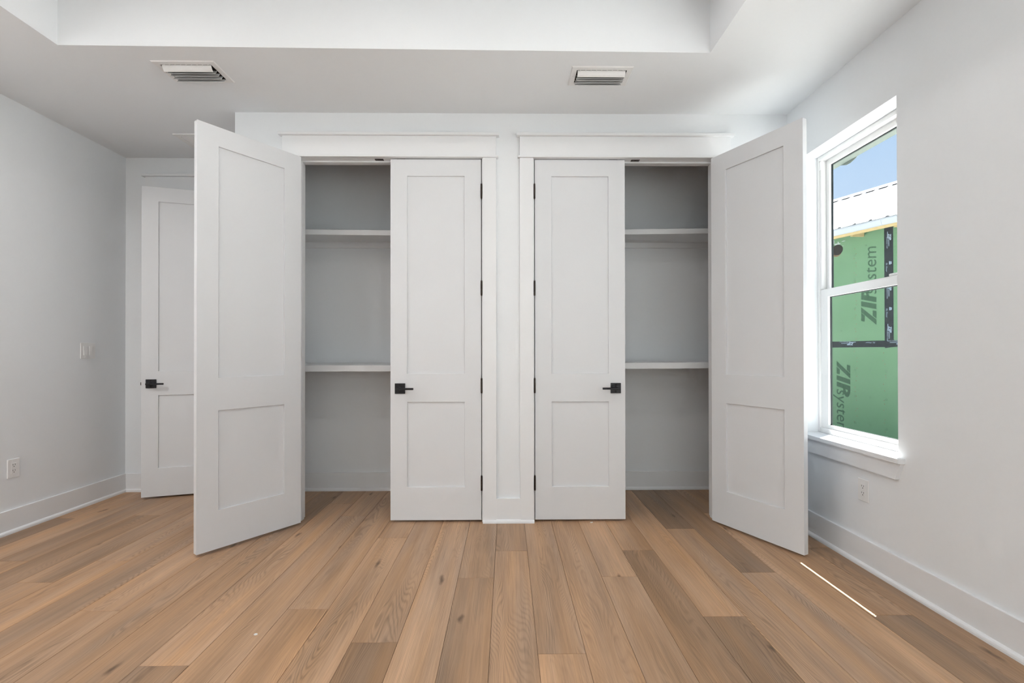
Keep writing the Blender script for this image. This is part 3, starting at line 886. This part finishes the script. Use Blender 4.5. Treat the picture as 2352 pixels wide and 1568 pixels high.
def zip_polys(H, Lz):
    """slanted block letters Z I P in a box: length Lz, cap height H"""
    sl = 0.22 * H / 0.22 * 0.42
    k = Lz
    def S(x, y): return (x * k + y * 0.30 * H, y * H)
    polys = []
    # Z: top bar, diagonal, bottom bar
    polys.append([S(0.0, .76), S(0.165, .76), S(0.225, 1.0), S(0.0, 1.0)])
    polys.append([S(-.02, 0), S(0.13, 0), S(0.38, 1.0), S(0.24, 1.0)])
    polys.append([S(0.15, 0), S(0.36, 0), S(0.36, .24), S(0.21, .24)])
    # I
    polys.append([S(0.41, 0), S(0.55, 0), S(0.55, 1.0), S(0.41, 1.0)])
    # P stem + bowl
    polys.append([S(0.60, 0), S(0.74, 0), S(0.74, 1.0), S(0.60, 1.0)])
    n = 7
    outer = [S(0.74 + 0.22 * math.sin(math.pi * i / n), 0.735 + 0.265 * math.cos(math.pi * i / n)) for i in range(n + 1)]
    inner = [S(0.74 + 0.07 * math.sin(math.pi * i / n), 0.735 + 0.085 * math.cos(math.pi * i / n)) for i in range(n + 1)]
    for i in range(n):
        polys.append([outer[i], outer[i + 1], inner[i + 1], inner[i]])
    return polys

def logo(x, z, rot, H, mat, y=-0.0012, Ls=1.0):
    """big ZIP with smaller 'system' tucked under the bowl of the P"""
    L = 2.60 * H * Ls
    mtx = flat(x, z, rot, y)
    poly_mesh('printed_letters', zip_polys(H, L), mat, nh, mtx)
    off = Matrix.Translation((L * 0.83, 0, 0))
    text_mesh('printed_letters', 'system', H * 1.18, mat, nh, mtx @ off, shear=0.16, extrude=0.0003, offset=0.0, width=3.42 * H * Ls)
    rg = bmesh.new()
    cxr, cyr = L * 0.82 + 3.60 * H, H * 0.66
    for i in range(12):
        a0, a1 = i * math.tau / 12, (i + 1) * math.tau / 12
        rg.faces.new([rg.verts.new((cxr + r_ * math.cos(a), cyr + r_ * math.sin(a), 0.0004)) for r_, a in ((.06 * H, a0), (.06 * H, a1), (.035 * H, a1), (.035 * H, a0))])
    me = bpy.data.meshes.new('registered_mark'); rg.to_mesh(me); rg.free(); me.materials.append(M[mat])
    o = bpy.data.objects.new('registered_mark', me); link(o, nh); o.matrix_local = mtx

logo(0.182, 1.585, math.pi / 2, 0.224, 'print_dark')
logo(-0.434, 0.985, -math.pi / 2, 0.219, 'print_dark')
logo(0.52, 0.15, 0, 0.16, 'print_dark')
# tape lettering
def tape_logo(x, z, rot, H):
    mtx = flat(x, z, rot, -0.0034)
    poly_mesh('tape_letters', zip_polys(H, 2.4 * H), 'print_white', nh, mtx)
    text_mesh('tape_letters', 'system', H * 0.85, 'print_white', nh, mtx @ Matrix.Translation((2.0 * H, 0, 0)), shear=0.2, extrude=0.0002, width=2.6 * H)
    text_mesh('tape_letters', 'FLASHING TAPE', H * 0.5, 'print_white', nh, mtx @ Matrix.Translation((1.2 * H, -0.55 * H, 0)), shear=0.2, extrude=0.0002, width=4.2 * H)
    poly_mesh('tape_bar', [[(-0.9 * H, -0.28 * H), (1.6 * H, -0.28 * H), (1.7 * H, -0.08 * H), (-0.8 * H, -0.08 * H)]], 'print_white', nh, mtx)
for z in (2.98, 2.20, 1.545):
    tape_logo(0.350, z, -math.pi / 2, 0.042)
for z in (2.55, 1.84):
    bm = [[(0, 0), (0.05, 0), (0.05, .018), (0, .018)], [(0.006, .022), (0.046, .022), (0.046, .034), (0.006, .034)]]
    poly_mesh('tape_mark', bm, 'print_white', nh, flat(0.362, z, -math.pi / 2, -0.0034))
    text_mesh('tape_letters', 'FL Floor', 0.030, 'print_white', nh, flat(0.318, z - 0.02, -math.pi / 2, -0.0034), shear=0.2, extrude=0.0002, width=0.14)
tape_logo(-0.16, 1.300, math.pi, 0.042)
tape_logo(0.56, 1.300, math.pi, 0.042)
text_mesh('tape_letters', 'FL Floor', 0.030, 'print_white', nh, flat(0.16, 1.305, math.pi, -0.0034), shear=0.2, extrude=0.0002, width=0.14)

# vent hole with foam and bare edge
hole_c = (-0.415, 2.885)
bm = bmesh.new()
pts = [(hole_c[0] - 0.012 + 0.093 * math.cos(a) * (1 + 0.06 * math.sin(3 * a)), hole_c[1] - 0.02 + 0.094 * math.sin(a)) for a in [i * math.tau / 20 for i in range(20)]]
add_prism(bm, pts, 1, -0.0012, 0.0)
obj('bare_edge', bm, 'osb', nh)
bm = bmesh.new(); add_cyl(bm, (hole_c[0], -0.002, hole_c[1]), 0.090, 0.004, 1, 28); obj('vent_hole', bm, 'dark', nh)
rr = random.Random(3)
for (dx, dz, a, b) in ((-0.06, 0.15, .018, .05), (-0.02, 0.10, .03, .022), (0.015, 0.115, .012, .035), (0.03, 0.10, .025, .016), (-0.085, 0.05, .016, .018), (0.10, 0.13, .035, .007), (0.09, 0.05, .009, .009)):
    bm = bmesh.new()
    pts = [(hole_c[0] + dx + a * math.cos(t_) * rr.uniform(.6, 1), hole_c[1] + dz + b * math.sin(t_) * rr.uniform(.6, 1)) for t_ in [i * math.tau / 10 for i in range(10)]]
    add_prism(bm, pts, 1, -0.0030, -0.0004)
    obj('foam_smear', bm, 'putty', nh)
# fasteners: nail dots and fastener rings printed on the sheets
nail = bmesh.new(); add_cyl(nail, (0, 0, 0), 0.0075, 0.002, 1, 8)
me_n = bpy.data.meshes.new('nail'); nail.to_mesh(me_n); nail.free(); me_n.materials.append(M['osb'])
ring = bmesh.new()
for i in range(14):
    a0, a1 = i * math.tau / 14, (i + 1) * math.tau / 14
    q = [(r_ * math.cos(a), 0, r_ * math.sin(a)) for r_, a in ((0.016, a0), (0.016, a1), (0.0115, a1), (0.0115, a0))]
    ring.faces.new([ring.verts.new(p) for p in q])
me_r = bpy.data.meshes.new('fastener_ring'); ring.to_mesh(me_r); ring.free(); me_r.materials.append(M['print_dark'])
for (cx_, n_, z0_, z1_) in ((-0.13, 20, 1.36, 2.9), (-0.13, 16, -0.25, 1.19), (0.29, 14, -0.25, 1.19)):
    for i in range(n_):
        o = bpy.data.objects.new('nail', me_n)
        o.location = (cx_ + rr.uniform(-.022, .022), -0.001, z0_ + (z1_ - z0_) * (i + rr.uniform(0, .8)) / n_)
        link(o, nh)
for (cx_, zz_) in ((-0.36, (2.66, 2.25, 1.85, 1.50)), (-0.14, (2.74, 2.32, 1.87)), (-0.14, (.85, .42, -.02)), (0.085, (.86, .42, -.03)), (0.315, (.84, .40, -.06))):
    for z in zz_:
        o = bpy.data.objects.new('fastener_ring', me_r); o.location = (cx_, -0.0012, z); link(o, nh)

# eave, roof, ridge
boxes('fascia_board', [((-4.6, -0.32, 3.012), (1.9, -0.285, 3.085))], 'lumber', nh)
bm = bmesh.new()
q = [(-0.335, 3.052), (-0.345, 3.060), (-0.372, 3.125), (-0.372, 3.150), (-0.30, 3.158), (-0.30, 3.052)]
add_prism(bm, q, 0, -4.6, 0.45); obj('drip_edge', bm, 'gutter', nh)
bm = bmesh.new()
add_prism(bm, q, 0, 0.4525, 1.93); obj('drip_edge', bm, 'gutter', nh)
SL = (4.372 - 3.165) / (2.0 + 0.36)
zr = lambda y: 3.165 + (y + 0.36) * SL
for i in range(-6, 2):
    xa = -0.11 + i * 0.914
    bm = bmesh.new()
    prof = []
    for j in range(4):
        u = xa + j * 0.2285
        prof += [(u, 0.0), (u + 0.17, 0.0), (u + 0.182, 0.016), (u + 0.2165, 0.016)]
    prof.append((xa + 0.914, 0.0))
    top, bot = [], []
    rows = []
    for y in (-0.385, 2.0):
        rows.append([bm.verts.new((p[0], y, zr(y) + p[1])) for p in prof] + [bm.verts.new((p[0], y, zr(y) - 0.012)) for p in reversed(prof)])
    n = len(rows[0])
    for a in range(n):
        b = (a + 1) % n
        bm.faces.new([rows[0][a], rows[0][b], rows[1][b], rows[1][a]])
    obj('roof_panel', bm, 'metal_roof', nh)
scr = bmesh.new(); add_cyl(scr, (0, 0, 0.002), 0.012, 0.008, 2, 8)
me_s = bpy.data.meshes.new('roof_screw'); scr.to_mesh(me_s); scr.free(); me_s.materials.append(M['screw'])
for i in range(-14, 8):
    for r_ in range(5):
        o = bpy.data.objects.new('roof_screw', me_s)
        y = -0.20 + r_ * 0.5
        o.location = (-0.11 + i * 0.2285 + 0.085, y, zr(y)); o.rotation_euler = (math.atan(SL), 0, 0)
        link(o, nh)
bm = bmesh.new()
yr_, zr_ = 2.0, zr(2.0)
add_prism(bm, [(yr_ - 0.16, zr(yr_ - 0.16) + 0.020), (yr_, zr_ + 0.032), (yr_ + 0.16, zr(yr_ - 0.16) + 0.020), (yr_ + 0.16, zr(yr_ - 0.16) + 0.023), (yr_, zr_ + 0.036), (yr_ - 0.16, zr(yr_ - 0.16) + 0.023)], 0, -5.6, 1.73)
obj('ridge_cap', bm, 'metal_roof', nh)
bm = bmesh.new(); add_prism(bm, [(2.0, zr_), (4.4, 3.15), (4.4, 3.13), (2.0, zr_ - 0.02)], 0, -5.5, 1.73); obj('rear_roof_slope', bm, 'metal_roof', nh)
for i in range(-12, 8):
    x = -0.11 + i * 0.2285
    y = yr_ - 0.165
    boxes('ridge_gap_shade', [((x + 0.01, y, zr(y) - 0.005), (x + 0.165, y + 0.03, zr(y) + 0.022))], 'dark', nh)  # dark blocks paint the shade in the gaps under the ridge cap
# rafter tails under the eave
for i in range(-6, 3):
    x = -0.03 + i * 0.61
    bm = bmesh.new()
    add_prism(bm, [(-0.29, 2.995), (0.02, 3.02), (0.02, 3.16), (-0.285, 3.10)], 0, x, x + 0.038)
    obj('rafter_tail', bm, 'lumber', nh)
